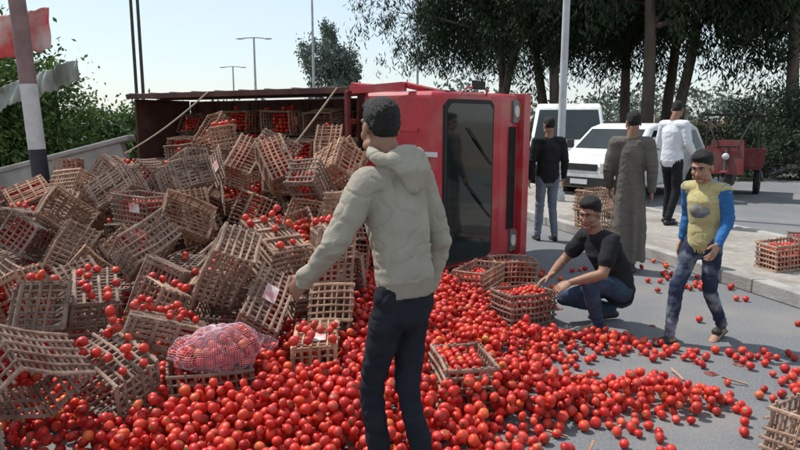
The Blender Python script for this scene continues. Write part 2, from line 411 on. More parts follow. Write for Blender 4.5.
for ix in range(13):
    for iy in range(14):
        X=-5.6+ix*g+(iy%2)*.1; Y=2.95+iy*.46
        p=V((X,Y,0)); d=p-B0; t=d.dot(u); s=-d.dot(h)
        if X>-.62-(.25 if Y<4.2 else 0): continue
        if t<1.42: continue
        if s>4.6 and t<3: continue
        if Y<3.75 and X>-1.25: continue
        if Y<3.15 and X>-1.9: continue
        if (X-BAG[0])**2+(Y-BAG[1])**2<.42**2: continue
        H=2.1*(1-(t-1.2)/4.2)
        H=max(H,.30)
        if X<-3.4: H*=max(.45,1-.40*(-3.4-X))
        if X>-1.1 and Y<6: H*=.7
        n=max(1,int(round(H/.31+random.uniform(-.35,.35))))
        if H<.35 and random.random()<.12: continue
        for k in range(n):
            z=.30+k*.43
            R=Euler((random.choice((0,1.57,3.14,-1.57,2.2,-.8,.7))+random.uniform(-.5,.5),random.uniform(-.9,.9),random.uniform(0,6.28))).to_matrix()
            specs.append((V((X+random.uniform(-.05,.05),Y+random.uniform(-.05,.05),z)),R))
pile=empty('tomato_crate_pile')
crates=[]
for i,(p,R) in enumerate(specs):
    ob=bpy.data.objects.new('crate',crate_meshes[i%10]); COL.objects.link(ob); ob.matrix_world=Matrix.Translation(p)@R.to_4x4(); crates.append(ob)
t1=time.time()
def simulate():
    pas=[]
    def pbox(c,d,R=None):
        bb=MB(); bb.box((0,0,0),d); o=bb.obj('tmp',m_soil); o.matrix_world=Matrix.Translation(c)@(R.to_4x4() if R else Matrix.Identity(4)); pas.append(o)
    def tbox(c,d): pbox(MT@V(c),d,TR)
    pbox((0,5,-.5),(40,40,1))
    tbox(((bx0+bx1)/2,Wd/2,.91),(4.2,2.2,.2)); tbox(((bx0+bx1)/2,Wd+.08,1.55),(4.2,.14,1.1)); tbox(((bx0+bx1)/2,-.02,1.58),(4.2,.13,1.12))
    tbox((-.62,2.0,1.3),(1.42,4.0,1.9)); tbox((bx0-.05,1,1.5),(.1,2,1.0))
    pbox((.10,4.6,2),(.8,4.4,4)); pbox((-.45,2.6,2),(.9,1.1,4)); pbox((BAG[0],BAG[1],1),(.46,.34,2),Euler((0,0,.35)).to_matrix())
    rr_=random.Random(5)
    for i in range(46):
        x=rr_.uniform(-4.8,-.7); y=rr_.uniform(3.1,6.8)
        pbox((x,y,.02),(.22,.22,.20),Euler((rr_.uniform(-.7,.7),rr_.uniform(-.7,.7),rr_.uniform(0,3))).to_matrix())
    bpy.ops.rigidbody.world_add()
    rw=scene.rigidbody_world; rw.substeps_per_frame=8; rw.solver_iterations=12
    bpy.ops.object.select_all(action='DESELECT')
    for o in crates: o.select_set(True)
    bpy.context.view_layer.objects.active=crates[0]
    bpy.ops.rigidbody.objects_add(type='ACTIVE')
    bpy.ops.object.select_all(action='DESELECT')
    for o in pas: o.select_set(True)
    bpy.context.view_layer.objects.active=pas[0]
    bpy.ops.rigidbody.objects_add(type='PASSIVE')
    for o in crates+pas:
        rb=o.rigid_body; rb.collision_shape='BOX'; rb.friction=2.0; rb.restitution=0; rb.use_margin=True; rb.collision_margin=.001
    for o in crates:
        o.rigid_body.mass=5; o.rigid_body.linear_damping=.2; o.rigid_body.angular_damping=.7
    NF=90; rw.point_cache.frame_start=1; rw.point_cache.frame_end=NF
    for f in range(1,NF+1): scene.frame_set(f)
    dg=bpy.context.evaluated_depsgraph_get()
    res=[o.evaluated_get(dg).matrix_world.copy() for o in crates]
    bpy.ops.object.select_all(action='DESELECT')
    for o in crates+pas: o.select_set(True)
    bpy.ops.rigidbody.objects_remove(); bpy.ops.rigidbody.world_remove()
    for o in pas: bpy.data.objects.remove(o)
    scene.frame_set(1)
    for o,M in zip(crates,res): o.matrix_world=M
    bpy.ops.object.select_all(action='DESELECT')
simulate()
bpy.context.view_layer.update()
allc=[]
for ob in crates:
    M=ob.matrix_world.copy(); T_=M.translation; tt_=(T_-B0).dot(u)
    lim=1.75 if tt_<1.3 else max(.50,1.75*(1-(tt_-1.2)/4.0)+.12)
    if T_.x>-1.6 and tt_>2.0: lim=min(lim,max(.45,.45+(T_.y-3.6)*.32))
    if T_.z>lim or T_.z<-.2 or (T_.z>1.25 and T_.x<-3.4) or T_.x>-.28 and tt_>1.3: bpy.data.objects.remove(ob); continue
    ob.parent=pile; ob.matrix_world=M
    t=M.translation; dd=(t-B0).dot(u); up=(M.to_3x3()@V((0,0,1))).z
    fl=random.random()<(.75 if dd<1.3 else (.5 if up>.5 else .36))
    if fl:
        fm=random.choice(fills[:4]) if up>.7 else random.choice(fills[2:])
        f=bpy.data.objects.new('tomatoes',fm); COL.objects.link(f); f.parent=ob
    allc.append((ob,M,fl))
def hero(x,y,z,rot,fl=True,tilt=(0,0),fi=None):
    ob=bpy.data.objects.new('palm_crate',random.choice(crate_meshes)); COL.objects.link(ob)
    M=Matrix.Translation((x,y,z+CH/2))@Euler((tilt[0],tilt[1],rot)).to_matrix().to_4x4(); ob.matrix_world=M
    if fl: 
        f=bpy.data.objects.new('tomatoes',random.choice(fills[:2]) if fi is None else fills[fi]); COL.objects.link(f); f.parent=ob
    allc.append((ob,M,fl))
hero(BAG[0],BAG[1],0,.35,fi=0)
hero(.36,3.62,0,1.72,fi=0); hero(1.02,5.12,0,.5); hero(1.12,6.28,.0,.2,True,(0,.06)); hero(3.98,6.5,.132,.25); hero(2.07,2.93,0,.5,False)
hero(2.75,8.9,.132,.3,False); hero(2.72,8.88,.42,.5,False); hero(4.45,6.9,.132,1.1,True); hero(.75,5.95,.0,1.0,True,fi=2)

# ------------------------------------------------------------------ spilled tomatoes
t1=time.time()
bv=[];bf=[]
for ob,M,fl in allc:
    o=len(bv)
    bv+=[M@V((x*CL/2,y*CW/2,z*CH/2)) for x in(-1,1) for y in(-1,1) for z in(-1,1)]
    bf+=[tuple(o+i for i in f) for f in [(0,1,3,2),(4,6,7,5),(0,4,5,1),(2,3,7,6),(0,2,6,4),(1,5,7,3)]]
bvh=BVHTree.FromPolygons(bv,bf)
m_rope=mat('rope',(.45,.38,.28),(.35,.3,.22),scale=60,rough=.95)
b=MB()
def rope(a,c,sag=.05,n=8):
    a=V(a);c=V(c); hit=bvh.ray_cast(V((c.x,c.y,4)),V((0,0,-1)))
    if hit[0] is not None: c.z=hit[0].z+.01
    pts=[a.lerp(c,i/n)-V((0,0,sag*math.sin(math.pi*i/n))) for i in range(n+1)]
    b.tube(pts,[.011]*(n+1),0,6)
rope(tw(-3.6,Wd+.06,2.14),tw(-4.9,1.2,2.5)); rope(tw(-1.5,Wd+.06,2.14),tw(-2.6,1.4,2.6))
b.obj('cargo_rope',m_rope)
grid={}; TC=[];TRd=[]
cs=.08
people_xy=[(-.06,2.66,.12),(.06,2.50,.12),(1.38,4.95,.15),(1.75,5.0,.2),(2.05,4.85,.15),(2.42,4.6,.17),(2.12,4.6,.17),(2.48,6.9,.25)]
IMT=MT.inverted()
def inside_truck(p):
    q=IMT@p
    return -1.3<q.x<.26 and q.z<2.25 and q.z>0
def clash(x,y,z,r,gi,gj):
    for a in(-1,0,1):
        for c in(-1,0,1):
            for k in grid.get((gi+a,gj+c),()):
                px,py,pz=TC[k]
                if (px-x)**2+(py-y)**2+(pz-z)**2<((r+TRd[k])*.93)**2: return True
    return False
inv=[(M.inverted(),M.translation.copy()) for ob,M,fl in allc]
def in_crate(p,m=.02):
    for I,T in inv:
        if (T-p).length_squared<.16:
            q=I@p
            if abs(q.x)<CL/2+m and abs(q.y)<CW/2+m and abs(q.z)<CH/2+m: return True
    return False
def put(x,y,r,maxz,pc=.06):
    for (a,b_,c) in people_xy:
        if (x-a)**2+(y-b_)**2<c*c: return False
    if inside_truck(V((x,y,.05))): return False
    hit=bvh.ray_cast(V((x,y,4)),V((0,0,-1)))
    zb=0
    if hit[0] is not None:
        zb=hit[0].z
        hn=-hit[1] if hit[1].z<0 else hit[1]
        if hn.z<.85: return False
        if hit[2]%6==5: return False
        if random.random()>pc: return False
    if zb==0:
        nr=bvh.find_nearest(V((x,y,r)),r*1.05)
        if nr[0] is not None: return False
    z=zb+r; gi,gj=int(x//cs),int(y//cs)
    for a in(-1,0,1):
        for c in(-1,0,1):
            for k in grid.get((gi+a,gj+c),()):
                px,py,pz=TC[k]; pr=TRd[k]; d2=(px-x)**2+(py-y)**2; s=(r+pr)*.94
                if d2<s*s: z=max(z,pz+math.sqrt(s*s-d2)) if pz>zb-.1 else z
    if z-zb>maxz: return False
    k=len(TC); TC.append((x,y,z)); TRd.append(r); grid.setdefault((gi,gj),[]).append(k); return True
def gau(x,y,cx,cy,sx,sy,rot=0):
    dx,dy=x-cx,y-cy; c,s=math.cos(rot),math.sin(rot); a=(dx*c+dy*s)/sx; b_=(-dx*s+dy*c)/sy
    return math.exp(-(a*a+b_*b_))
def dens(x,y):
    d=1.4*gau(x,y,-.25,4.6,1.05,2.3)+1.05*gau(x,y,.45,3.55,1.1,.6)+.8*gau(x,y,1.5,3.52,.65,.2)+.75*gau(x,y,1.4,4.5,.85,.22,.1)
    d+=1.05*gau(x,y,.5,5.6,.8,1.0)+.6*gau(x,y,2.35,4.3,.55,.2)+.45*gau(x,y,2.5,3.85,.55,.22)+1.2*gau(x,y,-1.3,3.4,1.4,1.0)
    d*=1-.95*gau(x,y,1.45,4.02,.65,.16,.2); d*=1-.9*gau(x,y,2.0,5.1,.5,.45); d*=1-.7*gau(x,y,1.0,3.05,.5,.16,-.2)
    n=noise.noise(V((x*2.2,y*2.2,3)))*.8+noise.noise(V((x*5.5,y*5.5,7)))*.5
    return d+n*.62-.20
for i in range(40000):
    x=random.uniform(-3.2,3.4); y=random.uniform(2.4,7.0); d=dens(x,y)
    if d<=.0: 
        if random.random()<.003: put(x,y,random.uniform(.024,.031),.05)
        continue
    if random.random()<min(1,d*1.1)**1.7: put(x,y,random.uniform(.024,.033),.04+ (.06 if d>.7 else .0)+(.07 if d>1.0 else 0)+(.08 if d>1.5 else 0))
for i in range(9000):
    x=random.uniform(-5.2,-.3); y=random.uniform(3.0,9.3)
    if noise.noise(V((x*1.7,y*1.7,0)))<.0: continue
    put(x,y,random.uniform(.025,.031),.05,.2)
na=0
for i in range(30000):
    x=random.uniform(-4.2,-.3); y=random.uniform(2.9,8.0); z=random.choice((.03,.08,.13,.18,.23)); r=random.uniform(.025,.031); z+=random.uniform(-.003,.01)
    gi,gj=int(x//cs),int(y//cs)
    if clash(x,y,z,r,gi,gj) or in_crate(V((x,y,z))): continue
    if z>.05:
        ok=False
        for a in(-1,0,1):
            for c in(-1,0,1):
                for k in grid.get((gi+a,gj+c),()):
                    px,py,pz=TC[k]
                    if pz<z-.015 and (px-x)**2+(py-y)**2<.0025 and z-pz<.07: ok=True
        if not ok: continue
    if (B0-V((x,y,0))).dot(u)>-.05: continue
    k=len(TC); TC.append((x,y,z)); TRd.append(r); grid.setdefault((gi,gj),[]).append(k); na+=1
for i in range(40):
    x=random.gauss(3.0,.25); y=random.gauss(6.6,.5)
    if x<ml(y)-.05: put(x,y,.029,.05)
me=tomatoes_mesh('spilled_tomatoes',TC,TRd,12,8); ob=bpy.data.objects.new('spilled_tomatoes',me); COL.objects.link(ob)
print('TOM',len(TC),na,time.time()-t1)
m_pulp=mat('tomato_pulp',(.22,.03,.018),(.15,.03,.018),scale=40,rough=.25,spec=.5,bump=.6,bscale=90,c3=(.30,.14,.06),c3scale=30,c3amt=.6)
b=MB()
for i in range(60):
    x=random.gauss(.8,.8); y=random.gauss(4.3,.9)
    if y<2.9 or dens(x,y)<-.15 or inside_truck(V((x,y,0))): continue
    r=random.uniform(.015,.04); n=14; vs=[(x,y,.012)]; sd=random.random()*50
    for ring_,hh in((.55,.011),(1,.003)):
        for j in range(n):
            a=2*math.pi*j/n; q=r*ring_*(1+.7*noise.noise(V((math.cos(a)*1.5+sd,math.sin(a)*1.5,i))))
            vs.append((x+q*math.cos(a)*1.2,y+q*math.sin(a),hh))
    fs=[(0,1+j,1+(j+1)%n) for j in range(n)]+[(1+j,1+n+j,1+n+(j+1)%n,1+(j+1)%n) for j in range(n)]
    b.add((vs,fs))
b.obj('crushed_tomato_pulp',m_pulp,smooth=True)
b=MB()
for i in range(70):
    x=random.uniform(-2.5,1.4) if i<64 else random.uniform(.8,2.6); y=random.uniform(2.9,6.0); a=random.uniform(0,3.14); l=random.uniform(.03,.09)
    if inside_truck(V((x,y,0))): continue
    dv=V((math.cos(a),math.sin(a),0))*l
    b.bar(V((x,y,.012))-dv,V((x,y,.014+random.uniform(0,.03)))+dv,.012,.009)
b.obj('crate_splinters',m_crate)

# ------------------------------------------------------------------ net bag of tomatoes
C=[];R_=[]
bc=V((BAG[0]+.02,BAG[1]+.02,CH+.065))
for i in range(2500):
    p=V((random.gauss(0,1),random.gauss(0,1),random.gauss(0,1))).normalized()*random.uniform(.75,1)
    p=V((p.x*.235,p.y*.17,max(-.075,p.z*.115*(1+.4*p.x)))); r=random.uniform(.026,.031)
    if all((V(q)-p).length>.044 for q in C): C.append(tuple(p)); R_.append(r)
me=tomatoes_mesh('bag_tomatoes',C,R_,12,8)
bag=empty('net_bag_of_tomatoes',Matrix.Translation(bc)@Matrix.Rotation(.4,4,'Z')); o=bpy.data.objects.new('tomatoes',me); COL.objects.link(o); o.parent=bag
m_net=mat('net_plastic',(.72,.50,.53),(.60,.38,.41),rough=.5)
vs,fs=ell((0,0,0),(1,1,1),n=90,k=54)
v2=[]
for v in vs:
    best=0
    for q,r in zip(C,R_):
        q=V(q); dq=q.dot(v); dd=(q-v*dq).length
        if dq>0 and dd<r*1.7: best=max(best,dq+math.sqrt(max(0,(r*1.7)**2-dd*dd))*.65)
    v2.append(v*(max(best,.09)))
bb=MB(); bb.add((v2,fs)); 
tail=[(.23,0,.03),(.27,.02,.03),(.30,.04,.0),(.34,.03,-.04)]; bb.add(tube(tail,[.05,.018,.03,.04],n=20,dome=False))
o=bb.obj('net',m_net,bag); wm=o.modifiers.new('w','WIREFRAME'); wm.thickness=.0018

# ------------------------------------------------------------------ people
def skinmat(n,c): return mat(n,c,tuple(x*.85 for x in c),scale=25,rough=.55,spec=.35,bump=.05,bscale=60)
skA=skinmat('skin_brown',(.30,.155,.095)); skB=skinmat('skin_tan',(.36,.20,.125))
m_hair=mat('black_hair',(.012,.010,.009),(.022,.018,.015),scale=60,rough=.6,bump=1.0,bscale=220)
m_eyew=mat('eye_white',(.6,.57,.53),rough=.3); m_iris=mat('iris_dark',(.015,.01,.008),rough=.2); m_lip=mat('lips',(.25,.09,.07),rough=.5)
def cloth(n,c,c2=None,bump=.25,bs=25,**k): return mat(n,c,c2,scale=9,rough=.92,spec=.15,bump=bump,bscale=bs,**k)
def remesh(prims,voxel,smooth):
    b=MB()
    for lab,vf in prims: b.add(vf)
    me=bpy.data.meshes.new('t'); me.from_pydata(b.v,[],b.f); o=bpy.data.objects.new('t',me); COL.objects.link(o)
    m=o.modifiers.new('r','REMESH'); m.mode='VOXEL'; m.voxel_size=voxel; m.use_smooth_shade=True
    if smooth: s=o.modifiers.new('s','SMOOTH'); s.factor=.5; s.iterations=smooth
    dg=bpy.context.evaluated_depsgraph_get(); e=o.evaluated_get(dg).to_mesh()
    vs=[v.co.copy() for v in e.vertices]; ns=[v.normal.copy() for v in e.vertices]; fs=[tuple(p.vertices) for p in e.polygons]
    o.evaluated_get(dg).to_mesh_clear(); bpy.data.objects.remove(o); bpy.data.meshes.remove(me)
    labs=sorted(set(l for l,_ in prims)); trees={}
    for l in labs:
        bb=MB()
        for l2,vf in prims:
            if l2==l: bb.add(vf)
        trees[l]=BVHTree.FromPolygons([V(x) for x in bb.v],bb.f)
    vl=[]
    for v in vs:
        best=None;bd=9
        for l in labs:
            r=trees[l].find_nearest(v,.06)
            if r[0] is not None and r[3]<bd-1e-5: bd=r[3];best=l
        vl.append(best or labs[0])
    return vs,ns,fs,vl
def hand(prims,w,d,s,nrm,sc,curl=.35):
    d=d.normalized(); s=perp(d,s); nn=perp(d,nrm)
    prims.append(('skin',tube([w-d*.03*sc,w,w+d*.045*sc,w+d*.088*sc],[(.026*sc,.019*sc),(.028*sc,.018*sc),(.040*sc,.016*sc),(.041*sc,.012*sc)],ref=s,n=14)))
    for off,L_,r in((.031,.072,.0085),(.010,.082,.009),(-.011,.076,.0085),(-.031,.058,.0075)):
        p=w+d*.086*sc+s*off*sc; pts=[p-d*.02*sc,p]; a=curl*.6
        for q in(.45,.30,.25):
            p=p+(d*math.cos(a)+nn*math.sin(a)+s*off*1.2).normalized()*L_*q*sc; pts.append(p); a+=curl
        prims.append(('skin',tube(pts,[r*sc,r*sc,r*.97*sc,r*.9*sc,r*.75*sc],ref=s,n=10)))
    p=w+d*.022*sc+s*.024*sc; dd=(d*.72+s*.62+nn*.25).normalized(); p2=p+dd*.042*sc; p3=p2+(d*.9+s*.25+nn*.35).normalized()*.035*sc
    prims.append(('skin',tube([p,p2,p3],[.013*sc,.0105*sc,.008*sc],ref=nn,n=10)))
def person(name,loc,phi,J,M,sc=1,wf=1,head=(0,0,0),sleeve='long',lo=.0,kind='trousers',voxel=.009,folds=1,hood=False,chest=None,hair='short',handcurl=.4,sandal=False,hs=1,fvoxel=.0045,tilt=(0,0),legw=1):
    P={k:V(v)*sc for k,v in J.items()}; B=[];Hd=[];Hn=[]
    z=lambda *r:[tuple(q*sc for q in x) if isinstance(x,tuple) else x*sc for x in r]
    pel,wst,chs,nk,hd=P['pel'],P['wst'],P['chs'],P['nk'],P['hd']; shL,shR=P['shL'],P['shR']; shm=(shL+shR)/2
    X=(shR-shL).normalized(); HX=(P['hipR']-P['hipL']).normalized(); upb=(wst-pel).normalized()
    if kind!='robe':
        B.append(('top',tube([pel+upb*(.03 if hood else -.045)*sc,pel+upb*.06*sc,wst,chs,shm.lerp(chs,.25),nk-(nk-shm)*.15],z((.163*wf+lo,.116+lo),(.160*wf+lo,.116+lo),(.152*wf+lo,.112+lo),(.178*wf+lo*.8,.128+lo*.7),(.175*wf,.098+lo*.3),(.058,.058)),ref=X,n=24,dome=not hood)))
        B.append(('bot',tube([pel-upb*.09*sc,pel+upb*.02*sc],z((.145*wf,.105),(.152*wf,.108)),ref=HX,n=20)))
    else:
        B.append(('top',tube([V((0,0,.12))*sc,V((0,0,.5))*sc,pel,wst,chs,shm.lerp(chs,.25),nk-(nk-shm)*.15],z((.20,.18),(.175,.15),(.155,.13),(.148,.122),(.165,.12),(.165,.095),(.06,.06)),ref=X,n=28,dome=False)))
    for s in'LR':
        sh,el,wr,hp,kn,an=[P[k+s] for k in('sh','el','wr','hip','kn','an')]
        c=shm.lerp(sh,.45)
        B.append(('top',tube([c,sh],z((.07,.085),(.066+lo*.5,.066+lo*.5)),ref=(0,0,1),n=14)))
        B.append(('skin',tube([sh,el],z(.052,.041),n=14))); B.append(('skin',tube([el,el.lerp(wr,.35),wr],z(.041,.042,.026),n=14)))
        if sleeve=='long':
            B.append(('sl',tube([sh,sh.lerp(el,.5),el],z(.062+lo,.055+lo,.050+lo),n=16))); B.append(('sl',tube([el,el.lerp(wr,.4),el.lerp(wr,.94)],z(.050+lo,.046+lo,.036+lo*.6),n=16)))
        else:
            B.append(('sl',tube([sh,sh.lerp(el,.62)],z(.064+lo,.060+lo),n=16)))
        if kind!='robe':
            B.append(('bot',tube([hp,hp.lerp(kn,.5),kn],z((.088*legw,.092*legw),(.076*legw,.08*legw),.062*legw),n=18))); B.append(('bot',tube([kn,kn.lerp(an,.4),an],z(.063*legw,.060*legw,.050*legw),n=16)))
        f=V(J.get('ft'+s,(0,1,0))).normalized(); a=an.copy(); flt=tilt[0 if s=='L' else 1]
        base=a+V((0,0,-.055))*sc
        toez=V((0,0,-flt))
        lab='skin' if sandal else 'shoe'; k=.85 if sandal else 1
        B.append((lab,tube([a,base-f*.03*sc],z(.035,.036),n=12)))
        B.append((lab,tube([base-f*.05*sc,base+f*.05*sc+toez*.05*sc,base+f*.13*sc-V((0,0,.008))*sc+toez*.13*sc,base+f*.18*sc-V((0,0,.012))*sc+toez*.18*sc],z((.034*k,.034*k),(.038*k,.036*k),(.045*k,.027*k),(.036*k,.019*k)),ref=V((0,0,1)).cross(f),n=14)))
        if sandal:
            B.append(('shoe',tube([base-f*.07*sc-V((0,0,.022))*sc,base+f*.19*sc-V((0,0,.022))*sc+toez*.19*sc],z((.045,.012),(.045,.011)),ref=V((0,0,1)).cross(f),n=14)))
            B.append(('shoe',tube([base+f*.06*sc-V((0,0,.0))*sc,base+f*.10*sc-V((0,0,.004))*sc],z((.044,.036),(.044,.033)),ref=V((0,0,1)).cross(f),n=14)))
        fd=(wr-el).normalized(); sg=1 if s=='R' else -1
        hdv=V(J.get('hd'+s,tuple(fd+V((0,.08,0))))).normalized()
        hand(Hn,wr,hdv,V(J.get('th'+s,(0,1,0))),V(J.get('pn'+s,(-sg,0,0))),sc*hs,handcurl)
    if hood:
        pts=[];rd=[]
        for i in range(13):
            a=math.radians(-150+i*25); q=V((math.sin(a)*.098,-math.cos(a)*.085-.012,-.035*math.cos(a)))
            pts.append(nk+(q+V((0,0,.02)))*sc); rd.append((.034-.010*abs(i-6)/6)*sc)
        B.append(('top',tube(pts,rd,ref=(0,0,1),n=12)))
        B.append(('top',tube([nk+V((0,-.075,.03))*sc,nk+V((0,-.12,-.04))*sc,nk+V((0,-.125,-.10))*sc],z((.10,.045),(.095,.045),(.05,.025)),ref=X,n=16)))
        B.append(('rib',tube([pel-upb*.035*sc,pel+upb*.03*sc],z((.155*wf+lo*.6,.112+lo*.6),(.158*wf+lo*.8,.114+lo)),ref=X,n=24,dome=False)))
    if chest:
        for (c,r,lab) in chest: B.append((lab,ell(V(c)*sc,[q*sc for q in r],n=16,k=10)))
    R=(Matrix.Rotation(head[0],3,'Z')@Matrix.Rotation(head[1],3,'X')@Matrix.Rotation(head[2],3,'Y'))
    q=.95*sc*hs
    def hp_(x,y,z_): return hd+R@(V((x,y,z_))*q)
    def he(lab,c,r,n=18,k=12): Hd.append((lab,ell(hp_(*c),[t*q for t in r],R,n,k)))
    he('skin',(0,-.008,.03),(.074,.094,.092)); he('skin',(0,.018,-.035),(.060,.074,.090)); he('skin',(0,.066,-.098),(.030,.026,.022))
    for sx in(-1,1):
        he('skin',(sx*.040,.05,-.03),(.028,.032,.03)); he('skin',(sx*.079,-.008,-.012),(.010,.021,.033),12,8); he('skin',(sx*.05,.02,-.075),(.02,.05,.025))
    Hd.append(('skin',tube([hp_(0,.086,.018),hp_(0,.100,-.012),hp_(0,.108,-.030)],[.008*q,.011*q,.014*q],n=10)))
    for sx in(-1,1): he('skin',(sx*.012,.096,-.033),(.010,.011,.008),8,6)
    Hd.append(('skin',tube([hp_(-.045,.074,.036),hp_(0,.088,.034),hp_(.045,.074,.036)],[.011*q]*3,ref=(0,0,1),n=10)))
    Hd.append(('lip',tube([hp_(-.022,.083,-.064),hp_(0,.092,-.061),hp_(.022,.083,-.064)],[.006*q,.009*q,.006*q],ref=(0,0,1),n=10)))
    Hd.append(('skin',tube([shm.lerp(nk,.4),nk,hp_(0,-.02,-.06)],[.066*sc,.056*sc,.054*sc],n=16)))
    he('hair',(0,-.020,.048),(.080,.092,.085)); he('hair',(0,-.045,.02),(.074,.060,.075))
    he('hair',(0,.045,.095),(.055,.040,.036))
    if hair=='full': he('hair',(0,.03,.105),(.066,.062,.036)); he('hair',(0,-.02,.065),(.086,.093,.086))
    mats=[];order=[]
    def mi(l):
        l2={'sl':'sl' if 'sl' in M else 'top','rib':'rib' if 'rib' in M else 'top'}.get(l,l)
        if l2 not in order: order.append(l2); mats.append(M[l2])
        return order.index(l2)
    FV=[];FF=[];FM=[]
    clothl={'top','sl','bot','rib','yel','prt'}
    for prims,vx,sm in((B,voxel,3),(Hd,min(voxel,.0055),2),(Hn,fvoxel,1)):
        vs,ns,fs,vl=remesh(prims,vx,sm); o=len(FV)
        for v,n_,l in zip(vs,ns,vl):
            if l in clothl:
                a=noise.noise(V((v.x*10,v.y*10,v.z*5)))*.007+noise.noise(V((v.x*6+5,v.y*6,v.z*17)))*.006-max(0,.12-abs(noise.noise(V((v.x*9,v.y*9,v.z*13+9)))))*.035
                if kind=='robe' and l=='top':
                    k=min(1,max(0,(1.25*sc-v.z)/.8)); a+=noise.noise(V((v.x*13,v.y*13,v.z*.8)))*.045*k
                if l=='bot':
                    for s in'LR':
                        dk=(v-P['kn'+s]).length
                        if dk<.16: a+=math.sin(v.z*95+v.x*20)*.003*(1-dk/.16)
                        da=(v-P['an'+s]).length
                        if da<.16: a+=math.sin(v.z*120+v.y*25)*.0045*(1-da/.16)
                if l=='sl':
                    for s in'LR':
                        dk=min((v-P['el'+s]).length,(v-P['wr'+s]).length)
                        if dk<.13: a+=math.sin(v.z*100+v.y*40+3*noise.noise(v*12))*.004*(1-dk/.13)
                if l=='rib': a=math.sin(math.atan2(v.y-pel.y,v.x-pel.x)*60)*.0012
                v=v+n_*a*folds*sc
            elif l=='hair': v=v+n_*(noise.noise(v*70)*.002+noise.noise(v*160)*.003)
            FV.append(v)
        for f in fs: FF.append(tuple(i+o for i in f)); FM.append(mi(vl[f[0]]))
    def extra(vf,l):
        o=len(FV); FV.extend(vf[0]); FF.extend([tuple(i+o for i in f) for f in vf[1]]); FM.extend([mi(l)]*len(vf[1]))
    for sx in(-1,1):
        extra(ell(hp_(sx*.031,.0835,.012),[t*q for t in(.0145,.008,.0065)],R),'eyew'); extra(ell(hp_(sx*.031,.0885,.012),[t*q for t in(.0065,.0055,.0065)],R),'iris')
        extra(tube([hp_(sx*.013,.093,.030),hp_(sx*.032,.090,.035),hp_(sx*.050,.079,.030)],[.0035*q,.0045*q,.003*q],ref=(0,0,1),n=8),'hair')
        extra(tube([hp_(sx*.016,.0895,.017),hp_(sx*.031,.0915,.0205),hp_(sx*.046,.084,.016)],[.0022*q]*3,ref=(0,0,1),n=6),'hair')
    me=bpy.data.meshes.new(name); me.from_pydata([tuple(v) for v in FV],[],FF)
    for m in mats: me.materials.append(m)
    me.polygons.foreach_set('material_index',FM); me.polygons.foreach_set('use_smooth',[True]*len(FF))
    ob=bpy.data.objects.new(name,me); COL.objects.link(ob); ob.location=loc; ob.rotation_euler=(0,0,phi); return ob
def base(**k):
    J=dict(pel=(0,0,.95),wst=(0,0,1.09),chs=(0,.01,1.31),nk=(0,-.005,1.49),hd=(0,.02,1.625),shL=(-.18,0,1.41),shR=(.18,0,1.41),
      elL=(-.235,-.03,1.14),elR=(.235,-.03,1.14),wrL=(-.245,.04,.89),wrR=(.245,.04,.89),hipL=(-.085,0,.92),hipR=(.085,0,.92),
      knL=(-.09,.03,.50),knR=(.09,.03,.50),anL=(-.09,0,.09),anR=(.09,0,.09)); J.update(k); return J
com=dict(eyew=m_eyew,iris=m_iris,lip=m_lip,hair=m_hair)
t1=time.time()
m_hood=cloth('hoodie_grey_beige',(.35,.31,.25),(.30,.265,.21),bump=.25,bs=45); m_rib=cloth('hoodie_rib',(.29,.25,.195),(.25,.21,.165))
m_blkj=cloth('black_jeans',(.014,.015,.020),(.022,.024,.030)); m_shoe=mat('dark_shoe',(.03,.025,.022),rough=.6)
person('man_in_hoodie',(.0,2.64,0),math.radians(50),base(pel=(0,-.035,.965),wst=(0,-.015,1.10),chs=(0,.035,1.30),nk=(0,.045,1.48),hd=(-.01,.10,1.62),
   elL=(-.265,.13,1.15),wrL=(-.25,.33,.97),elR=(.20,-.06,1.13),wrR=(.20,-.0,.88),hipL=(-.07,-.02,.93),hipR=(.07,-.02,.93),
   knL=(-.065,.11,.50),anL=(-.05,.06,.085),knR=(.05,.0,.49),anR=(.045,-.12,.10),shL=(-.145,.06,1.395),shR=(.145,.01,1.395)),
   dict(top=m_hood,rib=m_rib,sl=m_hood,bot=m_blkj,shoe=m_shoe,skin=skA,**com),wf=.80,lo=.004,hood=True,voxel=.0065,head=(-.35,-.10,0),fvoxel=.004,folds=1.2,legw=.9)
m_tee=cloth('black_tshirt',(.016,.016,.018),(.025,.025,.028)); m_nj=cloth('navy_jeans',(.03,.045,.075),(.05,.07,.11))
person('crouching_man',(1.66,5.02,0),math.radians(104),dict(pel=(0,-.10,.33),wst=(0,-.06,.46),chs=(0,.04,.64),nk=(0,.12,.80),hd=(0,.17,.925),
   shL=(-.18,.08,.73),shR=(.18,.08,.73),elL=(-.27,.20,.50),elR=(.26,.24,.50),wrL=(-.15,.40,.42),wrR=(.10,.44,.42),
   hipL=(-.09,-.10,.30),hipR=(.09,-.10,.30),knL=(-.19,.27,.44),anL=(-.14,.14,.09),knR=(.17,.27,.20),anR=(.12,-.13,.10),
   hdL=(.2,1,-.5),hdR=(0,1,-.5),thL=(.9,0,.4),thR=(-.9,0,.4),pnL=(.3,0,-1),pnR=(-.3,0,-1)),
   dict(top=m_tee,sl=m_tee,bot=m_nj,shoe=m_shoe,skin=skA,**com),sleeve='short',lo=.008,head=(.55,-.25,0),voxel=.009,hair='full')
m_yel=cloth('yellow_sweater',(.46,.40,.19),(.38,.33,.16)); m_blu=cloth('blue_sleeves',(.04,.14,.34),(.03,.11,.28)); m_prt=cloth('grey_print',(.08,.12,.17),(.30,.31,.27),c3=(.36,.33,.17),c3scale=14,c3amt=.8)
m_bj=cloth('splashed_jeans',(.02,.026,.05),(.035,.045,.075),c3=(.32,.34,.38),c3scale=6,c3amt=.75)
